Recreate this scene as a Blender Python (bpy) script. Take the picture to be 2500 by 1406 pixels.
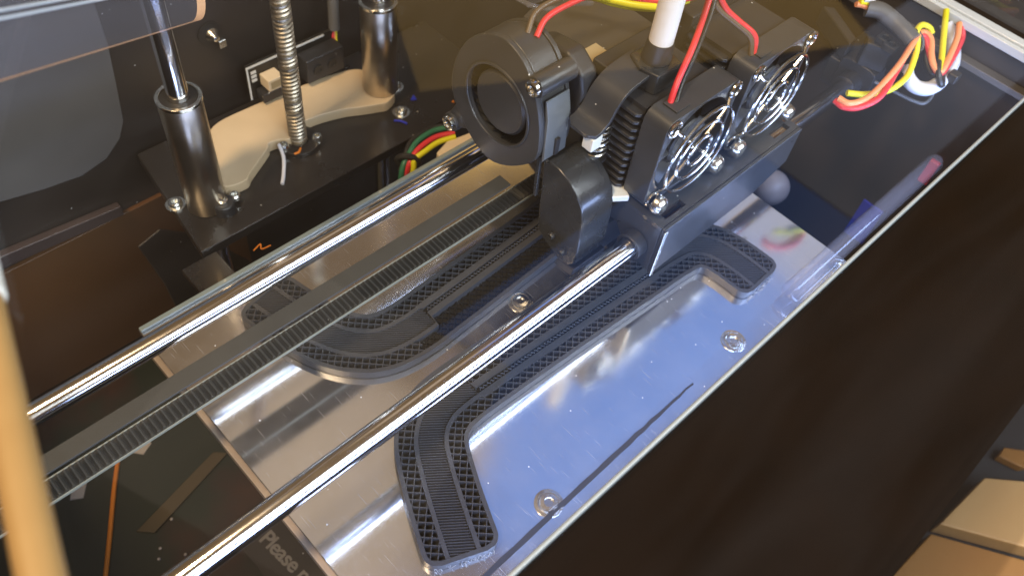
import bpy, bmesh, math, random
from mathutils import Vector, Matrix, Euler
random.seed(7)
for o in list(bpy.data.objects): bpy.data.objects.remove(o)
sc = bpy.context.scene
COL = sc.collection
MM = 0.001                                   # everything below is written in millimetres

# ------------------------------------------------------------------ camera
cam = bpy.data.cameras.new("camera"); camo = bpy.data.objects.new("camera", cam); COL.objects.link(camo)
R = ((0.720106, -0.686374, 0.101677), (-0.507210, -0.620705, -0.597882), (0.473482, 0.378967, -0.795109))
CAM = Vector((-38.84, -195.67, 260.92))
m = Matrix.Identity(4)
for i in range(3):
    m[i][0] = R[0][i]; m[i][1] = -R[1][i]; m[i][2] = -R[2][i]; m[i][3] = CAM[i]*MM
camo.matrix_world = m
cam.sensor_width = 36; cam.lens = 29.69; cam.clip_start = 0.005; cam.clip_end = 20
cam.dof.use_dof = True; cam.dof.focus_distance = 0.285; cam.dof.aperture_fstop = 15
sc.camera = camo

# ------------------------------------------------------------------ world, lamps, exposure
w = bpy.data.worlds.new("World"); sc.world = w; w.use_nodes = True
bg = w.node_tree.nodes["Background"]; bg.inputs[0].default_value = (1.0, 0.62, 0.30, 1); bg.inputs[1].default_value = 0.19
def area(name, loc, target, sx, sy, col, power, roll=0):
    l = bpy.data.lights.new(name, 'AREA'); l.shape = 'RECTANGLE'; l.size = sx*MM; l.size_y = sy*MM
    l.color = col; l.energy = power
    o = bpy.data.objects.new(name, l); COL.objects.link(o)
    d = Vector(target) - Vector(loc)
    o.rotation_euler = (d.to_track_quat('-Z', 'Y').to_matrix() @ Matrix.Rotation(roll, 3, 'Z')).to_euler()
    o.location = Vector(loc)*MM
    return o
# warm room lamps on the ceiling
cl = area("ceiling_lamp", (1899, 1188, 1500), (1899, 1188, 0), 1378, 900, (1.0, 0.60, 0.14), 3.6)
cl.rotation_euler = (0, 0, math.radians(-27.7))
area("ceiling_lamp_overhead", (330, 520, 1500), (330, 520, 0), 560, 560, (0.96, 0.80, 0.64), 0.36, math.radians(20))
area("warm_bulb", (-420, -30, 1000), (110, -60, 0), 150, 150, (1.0, 0.74, 0.46), 12.0)
# cool LED strip of the printer under the front rim, and a cool daylight lamp behind the photographer
area("led_strip_lamp", (120, -165.5, 37), (120, -90, 12), 400, 20, (0.40, 0.55, 1.0), 0.50)
area("blue_reflection_fill", (1060, 310, 1500), (1060, 310, 0), 1120, 420, (0.05, 0.31, 1.0), 1.35)  # unseen added light that gives the bed its blue reflection
area("grey_reflection_fill", (2115, 310, 1500), (2115, 310, 0), 980, 420, (0.62, 0.74, 1.0), 0.85)  # unseen added light, lifts the right side by reflecting in the hood
area("cool_room_lamp", (170, -720, 620), (110, -90, 20), 1100, 400, (0.80, 0.90, 1.0), 15.0)

sc.view_settings.view_transform = 'Standard'; sc.view_settings.look = 'None'
sc.view_settings.gamma = 1; sc.view_settings.use_curve_mapping = False
sc.view_settings.exposure = 0.0

# ------------------------------------------------------------------ materials
def nt(name):
    mt = bpy.data.materials.new(name); mt.use_nodes = True
    return mt, mt.node_tree, mt.node_tree.nodes["Principled BSDF"]
def mat(name, col, rough=0.5, metal=0.0, var=0.15, scale=40.0, bump=0.0, bscale=400.0, dust=0.0, coat=0.0, spec=0.5, trans=0.0):
    mt, t, p = nt(name); N, L = t.nodes, t.links
    p.inputs["Metallic"].default_value = metal
    p.inputs["Specular IOR Level"].default_value = spec
    p.inputs["Coat Weight"].default_value = coat
    p.inputs["Transmission Weight"].default_value = trans
    tc = N.new("ShaderNodeTexCoord"); geo = N.new("ShaderNodeNewGeometry")
    n1 = N.new("ShaderNodeTexNoise"); n1.inputs["Scale"].default_value = scale; n1.inputs["Detail"].default_value = 5
    L.new(geo.outputs["Position"], n1.inputs["Vector"])
    mx = N.new("ShaderNodeMix"); mx.data_type = 'RGBA'
    c = Vector(col[:3])
    mx.inputs[6].default_value = (*(c*(1-var)), 1); mx.inputs[7].default_value = (*(c*(1+var)), 1)
    L.new(n1.outputs["Fac"], mx.inputs[0])
    mr = N.new("ShaderNodeMapRange"); mr.inputs[3].default_value = max(0.02, rough*0.75); mr.inputs[4].default_value = min(1, rough*1.3)
    L.new(n1.outputs["Fac"], mr.inputs[0]); L.new(mr.outputs[0], p.inputs["Roughness"])
    out = mx.outputs[2]
    if dust:
        v = N.new("ShaderNodeTexVoronoi"); v.inputs["Scale"].default_value = 330; L.new(geo.outputs["Position"], v.inputs["Vector"])
        wn = N.new("ShaderNodeSeparateColor"); L.new(v.outputs["Color"], wn.inputs[0])
        a = N.new("ShaderNodeMath"); a.operation = 'LESS_THAN'; a.inputs[1].default_value = 0.10; L.new(v.outputs["Distance"], a.inputs[0])
        b = N.new("ShaderNodeMath"); b.operation = 'LESS_THAN'; b.inputs[1].default_value = dust; L.new(wn.outputs[0], b.inputs[0])
        cc = N.new("ShaderNodeMath"); cc.operation = 'MULTIPLY'; L.new(a.outputs[0], cc.inputs[0]); L.new(b.outputs[0], cc.inputs[1])
        m2 = N.new("ShaderNodeMix"); m2.data_type = 'RGBA'; L.new(cc.outputs[0], m2.inputs[0]); L.new(out, m2.inputs[6]); m2.inputs[7].default_value = (.55, .55, .52, 1)
        out = m2.outputs[2]
    L.new(out, p.inputs["Base Color"])
    if bump:
        n2 = N.new("ShaderNodeTexNoise"); n2.inputs["Scale"].default_value = bscale; n2.inputs["Detail"].default_value = 3
        L.new(geo.outputs["Position"], n2.inputs["Vector"])
        bp = N.new("ShaderNodeBump"); bp.inputs["Strength"].default_value = bump; bp.inputs["Distance"].default_value = 0.0004
        L.new(n2.outputs["Fac"], bp.inputs["Height"]); L.new(bp.outputs[0], p.inputs["Normal"])
    return mt
def clear(name, tint, edge=0.0, haze=0.0):
    """clear acrylic: straight-through transmission plus Fresnel mirror reflection"""
    mt, t, p = nt(name); N, L = t.nodes, t.links
    N.remove(p)
    tr = N.new("ShaderNodeBsdfTransparent"); tr.inputs[0].default_value = (*tint, 1)
    gl = N.new("ShaderNodeBsdfGlossy"); gl.inputs["Roughness"].default_value = 0.015
    fr = N.new("ShaderNodeFresnel"); fr.inputs[0].default_value = 1.49
    gm = N.new("ShaderNodeNewGeometry"); iv = N.new("ShaderNodeMath"); iv.operation = 'SUBTRACT'; iv.inputs[0].default_value = 1.0; L.new(gm.outputs["Backfacing"], iv.inputs[1])
    mu = N.new("ShaderNodeMath"); mu.operation = 'MULTIPLY'; L.new(fr.outputs[0], mu.inputs[0]); L.new(iv.outputs[0], mu.inputs[1])
    ms = N.new("ShaderNodeMixShader"); L.new(mu.outputs[0], ms.inputs[0]); L.new(tr.outputs[0], ms.inputs[1]); L.new(gl.outputs[0], ms.inputs[2])
    last = ms
    if haze:
        df = N.new("ShaderNodeBsdfDiffuse"); df.inputs[0].default_value = (.75, .75, .8, 1)
        m2 = N.new("ShaderNodeMixShader"); m2.inputs[0].default_value = haze
        L.new(ms.outputs[0], m2.inputs[1]); L.new(df.outputs[0], m2.inputs[2]); last = m2
    L.new(last.outputs[0], N["Material Output"].inputs[0])
    return mt
def lid_material():
    mt = clear('hood_acrylic', (.975, .97, .96), haze=.02); t = mt.node_tree; N, L = t.nodes, t.links
    geo = N.new('ShaderNodeNewGeometry'); mp = N.new('ShaderNodeMapping'); mp.inputs['Rotation'].default_value = (0, 0, .55); mp.inputs['Scale'].default_value = (14, 75, 1)
    L.new(geo.outputs['Position'], mp.inputs['Vector'])
    n = N.new('ShaderNodeTexNoise'); n.inputs['Scale'].default_value = 1; n.inputs['Detail'].default_value = 4; n.inputs['Distortion'].default_value = .6; L.new(mp.outputs[0], n.inputs['Vector'])
    r = N.new('ShaderNodeMapRange'); r.inputs[1].default_value = .35; r.inputs[2].default_value = .78; r.inputs[3].default_value = .0003; r.inputs[4].default_value = .0042; L.new(n.outputs['Fac'], r.inputs[0])
    for m_ in N:
        if m_.type == 'MIX_SHADER' and not m_.inputs[0].is_linked: L.new(r.outputs[0], m_.inputs[0])
    return mt
def plate_material():
    mt, t, p = nt("brushed_aluminium"); N, L = t.nodes, t.links
    geo = N.new("ShaderNodeNewGeometry")
    n = N.new("ShaderNodeTexNoise"); n.inputs["Scale"].default_value = 30; n.inputs["Detail"].default_value = 6; L.new(geo.outputs["Position"], n.inputs["Vector"])
    p.inputs["Metallic"].default_value = 1; p.inputs["Base Color"].default_value = (.74, .75, .77, 1)
    mr = N.new("ShaderNodeMapRange"); mr.inputs[1].default_value = .3; mr.inputs[2].default_value = .7; mr.inputs[3].default_value = .08; mr.inputs[4].default_value = .15
    L.new(n.outputs["Fac"], mr.inputs[0]); L.new(mr.outputs[0], p.inputs["Roughness"])
    # fine random scratches: stretched noise in several directions
    acc = None
    for k, (rot, sc1) in enumerate(((0.3, 900), (1.25, 800), (2.2, 1000), (2.75, 700))):
        mp = N.new("ShaderNodeMapping"); mp.inputs["Rotation"].default_value = (0, 0, rot); mp.inputs["Scale"].default_value = (sc1*2.6, sc1*0.09, 1)
        L.new(geo.outputs["Position"], mp.inputs["Vector"])
        s = N.new("ShaderNodeTexNoise"); s.inputs["Scale"].default_value = 1; s.inputs["Detail"].default_value = 1; L.new(mp.outputs[0], s.inputs["Vector"])
        r = N.new("ShaderNodeMapRange"); r.inputs[1].default_value = .70; r.inputs[2].default_value = .80; L.new(s.outputs["Fac"], r.inputs[0])
        if acc is None: acc = r.outputs[0]
        else:
            a = N.new("ShaderNodeMath"); a.operation = 'MAXIMUM'; L.new(acc, a.inputs[0]); L.new(r.outputs[0], a.inputs[1]); acc = a.outputs[0]
    n3 = N.new("ShaderNodeTexNoise"); n3.inputs["Scale"].default_value = 2200; L.new(geo.outputs["Position"], n3.inputs["Vector"])
    # worn, scratched skin scatters light widely
    rough = N.new("ShaderNodeBsdfPrincipled"); rough.inputs["Metallic"].default_value = 1; rough.inputs["Roughness"].default_value = .62
    rough.inputs["Base Color"].default_value = (.74, .75, .77, 1)
    f = N.new("ShaderNodeMapRange"); f.inputs[1].default_value = .35; f.inputs[2].default_value = .65; f.inputs[3].default_value = .06; f.inputs[4].default_value = .15
    n4 = N.new("ShaderNodeTexNoise"); n4.inputs["Scale"].default_value = 55; n4.inputs["Detail"].default_value = 8; n4.inputs["Roughness"].default_value = .7
    L.new(geo.outputs["Position"], n4.inputs["Vector"]); L.new(n4.outputs["Fac"], f.inputs[0])
    ad = N.new("ShaderNodeMath"); ad.operation = 'MULTIPLY_ADD'; ad.inputs[1].default_value = .30; ad.use_clamp = True
    L.new(acc, ad.inputs[0]); L.new(f.outputs[0], ad.inputs[2])
    ms = N.new("ShaderNodeMixShader"); L.new(ad.outputs[0], ms.inputs[0]); L.new(p.outputs[0], ms.inputs[1]); L.new(rough.outputs[0], ms.inputs[2])
    # white dust specks
    v = N.new("ShaderNodeTexVoronoi"); v.inputs["Scale"].default_value = 420; L.new(geo.outputs["Position"], v.inputs["Vector"])
    sp_ = N.new("ShaderNodeSeparateColor"); L.new(v.outputs["Color"], sp_.inputs[0])
    a1 = N.new("ShaderNodeMath"); a1.operation = 'LESS_THAN'; a1.inputs[1].default_value = .10; L.new(v.outputs["Distance"], a1.inputs[0])
    a2 = N.new("ShaderNodeMath"); a2.operation = 'LESS_THAN'; a2.inputs[1].default_value = .07; L.new(sp_.outputs[0], a2.inputs[0])
    a3 = N.new("ShaderNodeMath"); a3.operation = 'MULTIPLY'; L.new(a1.outputs[0], a3.inputs[0]); L.new(a2.outputs[0], a3.inputs[1])
    dd = N.new("ShaderNodeBsdfDiffuse"); dd.inputs[0].default_value = (.75, .78, .8, 1)
    m3 = N.new("ShaderNodeMixShader"); L.new(a3.outputs[0], m3.inputs[0]); L.new(ms.outputs[0], m3.inputs[1]); L.new(dd.outputs[0], m3.inputs[2])
    L.new(m3.outputs[0], N["Material Output"].inputs[0])
    return mt
def wood_material(name, c1, c2):
    mt, t, p = nt(name); N, L = t.nodes, t.links
    geo = N.new("ShaderNodeNewGeometry"); mp = N.new("ShaderNodeMapping"); mp.inputs["Scale"].default_value = (12, 120, 12); mp.inputs["Rotation"].default_value = (0, 0, .5)
    L.new(geo.outputs["Position"], mp.inputs["Vector"])
    n = N.new("ShaderNodeTexNoise"); n.inputs["Scale"].default_value = 1; n.inputs["Detail"].default_value = 6; L.new(mp.outputs[0], n.inputs["Vector"])
    mx = N.new("ShaderNodeMix"); mx.data_type = 'RGBA'; mx.inputs[6].default_value = (*c1, 1); mx.inputs[7].default_value = (*c2, 1)
    L.new(n.outputs["Fac"], mx.inputs[0]); L.new(mx.outputs[2], p.inputs["Base Color"]); p.inputs["Roughness"].default_value = .5
    return mt
def floor_material():
    mt, t, p = nt("glossy_dark_floor"); N, L = t.nodes, t.links
    geo = N.new("ShaderNodeNewGeometry"); n = N.new("ShaderNodeTexNoise"); n.inputs["Scale"].default_value = 14; n.inputs["Detail"].default_value = 4
    L.new(geo.outputs["Position"], n.inputs["Vector"])
    cr = N.new("ShaderNodeValToRGB"); e = cr.color_ramp.elements
    e[0].position = .34; e[0].color = (.060, .024, .010, 1); e[1].position = .68; e[1].color = (.020, .024, .016, 1)  # brown and green tones imitate reflections on the dark floor
    x = e.new(.44); x.color = (.030, .017, .013, 1); x = e.new(.52); x.color = (.014, .020, .014, 1)
    L.new(n.outputs["Fac"], cr.inputs[0]); L.new(cr.outputs[0], p.inputs["Base Color"]); p.inputs["Roughness"].default_value = .3
    return mt
M = {
 'tooth': mat('belt_tooth_lit', (.060, .059, .053), .55, 0, .2, 300, .2, 2500, .02),  # belt rubber lightened to imitate light on the teeth
 'beltshade': mat('belt_gap_shaded', (.018, .018, .017), .7, 0, .15, 200),  # same rubber darkened, shade between the teeth put into the colour
 'lid': lid_material(),
 'filmdark': mat('dark_film', (.045, .045, .05), .75, 0, .2, 100, spec=.15),
 'stripglass': mat('glass_strip', (.20, .25, .25), .2, 0, .1, 120, coat=.6),
 'stringpale': mat('pale_strings', (.45, .47, .47), .4, 0, .1, 200),
 'outletlit': mat('lit_outlet', (.11, .12, .125), .3, 0, .12, 60, .05, 1500, .01),  # fan plastic lightened, light on the outlet side put into the colour
 'rearreflect': mat('brown_rear_reflection', (.10, .042, .012), .35, 0, .35, 18, .05, 900),  # brown stands in for warm reflections at the back
 'rearbar': mat('mauve_bar', (.045, .033, .032), .4, 0, .2, 60),
 'alu': plate_material(),
 'chrome': mat('polished_steel_rod', (.80, .79, .78), .13, 1, .05, 160, .02, 1500),
 'steel': mat('nickel_plated_steel', (.72, .70, .64), .18, 1, .1, 300),
 'zinc': mat('zinc_screw', (.74, .74, .70), .24, 1, .12, 500, .15, 1500),
 'bearing': mat('bearing_steel', (.56, .49, .39), .3, 1, .15, 60),
 'leadscrew': mat('leadscrew_steel', (.50, .45, .36), .42, 1, .2, 200),
 'plastic': mat('black_plastic', (.022, .023, .026), .38, 0, .25, 120, .12, 2500, .05),
 'fanplastic': mat('fan_plastic', (.036, .038, .041), .34, 0, .3, 80, .1, 3000, .03),
 'sheet': mat('black_sheet_metal', (.034, .036, .040), .3, 0, .3, 90, .06, 2500, .12, .2),
 'ductmat': mat('black_satin_duct', (.024, .026, .028), .26, 0, .2, 90, .05, 2500, .02, .25),
 'case': mat('case_black', (.0048, .0017, .0002), .7, 0, .5, 45, .35, 3000, 0, 0, .04),
 'casein': mat('case_inner', (.026, .021, .018), .42, 0, .5, 35, .1, 1500, .05),
 'cover': mat('grey_cover', (.095, .094, .094), .45, 0, .18, 40, .06, 1200),
 'stage': mat('black_stage', (.017, .015, .014), .28, 0, .3, 40, .05, 1500, .12, .2),
 'spacer': mat('white_spacer', (.60, .47, .30), .45, 0, .12, 60, .06, 900, .006),
 'print': mat('black_filament_shaded', (.008, .0082, .0085), .4, 0, .25, 300, .2, 1800),  # shaded tone of the filament, for base and recesses
 'printlit': mat('black_filament_lit', (.050, .051, .052), .32, 0, .2, 300, .2, 2500),  # same filament lightened, light on the upper surfaces put into the colour
 'belt': mat('belt_rubber', (.036, .037, .034), .66, 0, .15, 200, .2, 2500, .03),
 'beltedge': mat('belt_edge', (.26, .29, .28), .6, 0, .15, 300),
 'clear': clear('clear_acrylic', (.975, .97, .96)),
 'flap': clear('clear_acrylic_flap', (.86, .86, .90), haze=.045),
 'carrier': mat('bed_carrier', (.34, .27, .20), .35, .3, .15, 60),
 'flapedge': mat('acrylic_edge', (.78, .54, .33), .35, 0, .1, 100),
 'rim': mat('polished_rim', (.72, .73, .72), .22, 1, .1, 80),
 'rimcool': mat('cool_rim', (.55, .60, .64), .3, 0, .08, 100, coat=.4),
 'rimpale': mat('pale_rim', (.36, .41, .44), .35, 0, .08, 100, coat=.3),
 'glass_edge': mat('frosted_edge', (.62, .70, .68), .28, 0, .1, 120, coat=.5),
 'frost': clear('frosted_tube', (.88, .90, .95), haze=.07),
 'red': mat('red_insulation', (.62, .035, .045), .38, 0, .08, 100),
 'orange': mat('orange_insulation', (.80, .30, .13), .4, 0, .08, 100),
 'yellow': mat('yellow_insulation', (.70, .66, .015), .4, 0, .08, 100),
 'green': mat('green_insulation', (.03, .16, .085), .4, 0, .08, 100),
 'blackw': mat('black_insulation', (.018, .017, .016), .4, 0, .1, 100),
 'brownw': mat('brown_insulation', (.10, .07, .045), .4, 0, .1, 100),
 'sleeve': mat('white_sleeve', (.55, .58, .66), .45, 0, .06, 100),
 'greysleeve': mat('grey_sleeve', (.10, .10, .10), .45, 0, .1, 100),
 'ptfe': mat('white_tube', (.72, .70, .66), .4, 0, .05, 60),
 'ivory': mat('ivory_connector', (.70, .58, .40), .45, 0, .05, 100),
 'label': mat('tan_label', (.36, .28, .15), .6, 0, .06, 80),
 'pcb': mat('black_circuit_board', (.016, .015, .013), .35, 0, .2, 100),
 'silk': mat('white_print', (.70, .70, .66), .6, 0, .05, 100),
 'tan': wood_material('tan_wood', (.27, .155, .05), (.34, .21, .075)),
 'plankpale': wood_material('pale_plank', (.46, .27, .11), (.54, .35, .16)),
 'plankdark': wood_material('orange_plank', (.26, .115, .025), (.34, .165, .04)),
 'cloth': mat('dark_cloth', (.028, .030, .036), .9, 0, .3, 200, .5, 1500),
 'floor': floor_material(),
 'filament': mat('orange_filament', (.62, .19, .015), .4, 0, .08, 60),
 'bluetape': mat('blue_tape', (.015, .03, .46), .5, 0, .1, 100),
 'paper': mat('white_scrap', (.34, .31, .28), .7, 0, .12, 200),
 'ochre': mat('ochre_strip', (.050, .036, .016), .55, 0, .15, 80),
 'knob': mat('grey_knob', (.50, .43, .39), .32, 0, .08, 60),
 'textink': mat('grey_print', (.24, .23, .21), .6, 0, .05, 100),
 'whiteblock': mat('white_insulator', (.62, .66, .68), .5, 0, .06, 100),
 'copper_and_glint': mat('copper_and_slot_glint', (.30, .16, .04), .35, .6, .3, 300),
 'springm': mat('spring_steel', (.70, .66, .56), .22, 1, .08, 200),
 'cap': mat('white_cap', (.66, .66, .60), .5, 0, .05, 80),
}

# ------------------------------------------------------------------ mesh helpers (millimetres, world coordinates)
class MB:
    def __init__(s): s.v = []; s.f = []
    def add(s, vs, fs):
        b = len(s.v); s.v += [tuple(x) for x in vs]; s.f += [tuple(i+b for i in q) for q in fs]; return s
    def box(s, x0, x1, y0, y1, z0, z1):
        return s.add([(x0,y0,z0),(x1,y0,z0),(x1,y1,z0),(x0,y1,z0),(x0,y0,z1),(x1,y0,z1),(x1,y1,z1),(x0,y1,z1)],
                     [(0,3,2,1),(4,5,6,7),(0,1,5,4),(1,2,6,5),(2,3,7,6),(3,0,4,7)])
    def prism(s, poly, axis, lo, hi):
        """polygon (2-D, counter-clockwise seen from +axis) extruded along an axis"""
        n = len(poly)
        def P(a, h): return {0: (h, a[0], a[1]), 1: (a[1], h, a[0]), 2: (a[0], a[1], h)}[axis]
        vs = [P(a, lo) for a in poly] + [P(a, hi) for a in poly]
        fs = [tuple(reversed(range(n))), tuple(range(n, 2*n))] + [(i, (i+1) % n, n+(i+1) % n, n+i) for i in range(n)]
        return s.add(vs, fs)
    def ring(s, outer, inner, axis, lo, hi):
        """outer and inner polygons of equal count, extruded: a frame with a hole"""
        n = len(outer)
        def P(a, h): return {0: (h, a[0], a[1]), 1: (a[1], h, a[0]), 2: (a[0], a[1], h)}[axis]
        vs = [P(a, lo) for a in outer] + [P(a, lo) for a in inner] + [P(a, hi) for a in outer] + [P(a, hi) for a in inner]
        fs = []
        for i in range(n):
            j = (i+1) % n
            fs += [(i, n+i, n+j, j), (2*n+i, 2*n+j, 3*n+j, 3*n+i), (i, j, 2*n+j, 2*n+i), (n+i, 3*n+i, 3*n+j, n+j)]
        return s.add(vs, fs)
    def tube(s, path, r, seg=10, closed=False, cap=True):
        P = [Vector(p) for p in path]; n = len(P); vs = []; fs = []
        up = None
        for i in range(n):
            a = P[(i-1) % n] if (closed or i > 0) else P[i]; b = P[(i+1) % n] if (closed or i < n-1) else P[i]
            d = (b-a).normalized()
            if up is None:
                up = Vector((0, 0, 1)) if abs(d.z) < .9 else Vector((1, 0, 0))
            u = (up - d*up.dot(d)).normalized(); up = u; q = d.cross(u)
            rr = r(i/(n-1)) if callable(r) else r
            vs += [P[i] + u*(rr*math.cos(2*math.pi*k/seg)) + q*(rr*math.sin(2*math.pi*k/seg)) for k in range(seg)]
        m = n if closed else n-1
        for i in range(m):
            for k in range(seg):
                fs.append((i*seg+k, i*seg+(k+1) % seg, ((i+1) % n)*seg+(k+1) % seg, ((i+1) % n)*seg+k))
        if cap and not closed: fs += [tuple(reversed(range(seg))), tuple(range((n-1)*seg, n*seg))]
        return s.add(vs, fs)
    def lathe(s, prof, c, axis=2, seg=32):
        """profile of (radius, height) about an axis through c; closed at both ends"""
        c = Vector(c); vs = []; fs = []
        ax = [Vector((1,0,0)), Vector((0,1,0)), Vector((0,0,1))]
        A = ax[axis] if isinstance(axis, int) else Vector(axis).normalized()
        U = A.orthogonal().normalized(); V = A.cross(U)
        for (r, h) in prof:
            vs += [c + A*h + U*(r*math.cos(2*math.pi*k/seg)) + V*(r*math.sin(2*math.pi*k/seg)) for k in range(seg)]
        n = len(prof)
        for i in range(n-1):
            for k in range(seg): fs.append((i*seg+k, i*seg+(k+1) % seg, (i+1)*seg+(k+1) % seg, (i+1)*seg+k))
        fs += [tuple(reversed(range(seg))), tuple(range((n-1)*seg, n*seg))]
        return s.add(vs, fs)
def wpos(o):
    p = Vector((0, 0, 0))
    while o: p += o.location; o = o.parent
    return p
def obj(name, mb, material, parent=None, smooth=False, bevel=0.0, origin=None, bseg=2):
    mi = Vector([min(v[i] for v in mb.v) for i in range(3)]); ma = Vector([max(v[i] for v in mb.v) for i in range(3)])
    o0 = Vector(origin) if origin is not None else Vector(((mi.x+ma.x)/2, (mi.y+ma.y)/2, mi.z))
    me = bpy.data.meshes.new(name); me.from_pydata([tuple((Vector(v)-o0)*MM) for v in mb.v], [], mb.f); me.update()
    bm = bmesh.new(); bm.from_mesh(me); bmesh.ops.recalc_face_normals(bm, faces=bm.faces); bm.to_mesh(me); bm.free()
    me.materials.append(M[material] if isinstance(material, str) else material)
    o = bpy.data.objects.new(name, me); COL.objects.link(o)
    if parent: o.parent = parent
    o.location = o0*MM - (wpos(parent) if parent else Vector((0, 0, 0)))
    if smooth or bevel:
        for p in me.polygons: p.use_smooth = True
    if bevel:
        b = o.modifiers.new("bevel", 'BEVEL'); b.width = bevel*MM; b.segments = bseg; b.limit_method = 'ANGLE'; b.angle_limit = math.radians(40)
        b.harden_normals = True
    elif smooth:
        try: me.set_sharp_from_angle(angle=math.radians(38))
        except Exception: pass
    return o
def thing(name, label, cat, loc, group=None):
    o = bpy.data.objects.new(name, None); COL.objects.link(o); o.location = Vector(loc)*MM; o.empty_display_size = .005
    o['label'] = label; o['category'] = cat
    if group: o['group'] = group
    return o
def tag(o, label, cat, group=None):
    o['label'] = label; o['category'] = cat
    if group: o['group'] = group
    return o
def struct(o): o['kind'] = 'structure'; return o
def stuff(o): o['kind'] = 'stuff'; return o
def cr(pts, n=8, closed=False):
    P = [Vector(p) for p in pts]; out = []; m = len(P)
    rng = range(m) if closed else range(m-1)
    for i in rng:
        p0 = P[(i-1) % m] if (closed or i > 0) else P[0]*2-P[1]
        p1 = P[i]; p2 = P[(i+1) % m]; p3 = P[(i+2) % m] if (closed or i < m-2) else P[m-1]*2-P[m-2]
        for k in range(n):
            t = k/n
            out.append(.5*((2*p1)+(p2-p0)*t+(2*p0-5*p1+4*p2-p3)*t*t+(3*p1-p0-3*p2+p3)*t**3))
    if not closed: out.append(P[-1])
    return out
def screw(parent, c, axis, r=3.2, h=2.6, name='screw', mt='zinc', washer=0.0, ref=None):
    """pan head with a real hexagon socket"""
    mb = MB(); prof = []
    if washer: prof += [(washer, 0), (washer, .6)]
    prof += [(r*.98, 0 if not washer else .6), (r, .5+(.6 if washer else 0)), (r*.93, h*.75), (r*.70, h), (r*.46, h), (r*.42, h*.45), (0.05, h*.42)]
    mb.lathe(prof, c, axis, 24)
    return obj(name, mb, mt, parent, smooth=True)
def circle(cx, cy, r, n, a0=0.0): return [(cx+r*math.cos(a0+2*math.pi*k/n), cy+r*math.sin(a0+2*math.pi*k/n)) for k in range(n)]
def rrect(cx, cy, hx, hy, r, n):
    """rounded rectangle sampled by angle so that it pairs with circle()"""
    out = []
    for k in range(n):
        a = 2*math.pi*k/n; d = Vector((math.cos(a), math.sin(a)))
        lo, hi = 0.0, hx+hy
        for _ in range(40):
            t = (lo+hi)/2; q = d*t; ax, ay = abs(q.x)-(hx-r), abs(q.y)-(hy-r)
            sd = math.hypot(max(ax, 0), max(ay, 0))+min(max(ax, ay), 0)-r
            if sd > 0: hi = t
            else: lo = t
        out.append((cx+d.x*lo, cy+d.y*lo))
    return out

# ================================================================== setting: table and floor under the printer
struct(obj('table', MB().box(-700, 1200, -900, 700, -160, -152), 'cloth'))
t = thing('wooden_board', 'pale wooden board lying on the dark cloth beside the printer', 'board', (330, -330, -151.5))
obj('plank', MB().prism([(268,-258),(312,-262),(560,-520),(460,-560)], 2, -151.5, -140), 'plankpale', t, bevel=1.0)
t2 = thing('wooden_box', 'orange-brown wooden box with a smooth top next to the pale board', 'box', (240, -330, -151.5))
obj('lid_panel', MB().prism([(150,-250),(262,-258),(450,-562),(150,-560)], 2, -151.5, -143), 'plankdark', t2, bevel=1.0)
tag(obj('wood_chip', MB().prism([(336,-262),(344,-262),(354,-274),(350,-281),(340,-275)], 2, -151.5, -146), 'plankdark', bevel=.8), 'small tan wood chip on the dark cloth near the printer foot', 'wood chip')

# ================================================================== printer case
case = thing('printer_case', 'black printer case with a wide front deck and polished rim', 'printer', (115, -60, -150))
obj('front_deck', MB().box(-112, 348, -226, -162.5, 52, 60), 'case', case, bevel=2.2, bseg=4)
obj('front_wall', MB().box(-112, 348, -225, -221, -148, 51.8), 'case', case)
obj('inner_front_wall', MB().box(-104, 336, -170, -167, -138, 51.8), 'casein', case)
rim = obj('rim', MB().box(-104, 334, -162.3, -161.0, 56, 60.5), 'rimpale', case, bevel=.6)
obj('right_wall', MB().box(337, 348, -162, 108, -148, 56), 'casein', case)
obj('right_rim', MB().box(332.5, 335.2, -160, 108, 56.5, 60.4), 'rimcool', case, bevel=.5)
obj('right_rim_cap', MB().box(335.4, 340.5, -160, 108, 57.5, 61.4), 'rimcool', case, bevel=.6)
obj('right_ledge', MB().box(331.5, 336.8, -160, 108, 42, 45), 'cover', case, bevel=.4)
obj('outer_trim', MB().box(340.8, 348, -162.5, 108, 56.2, 59.5), 'case', case, bevel=.5)
obj('left_wall', MB().box(-112, -104, -162, 108, -148, 60), 'casein', case)
obj('back_wall', MB().box(-103.5, 331, 100, 106, -138, 118), 'casein', case)
obj('floor', MB().box(-103.8, 336.8, -166.5, 99.8, -146, -140), 'floor', case)
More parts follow.
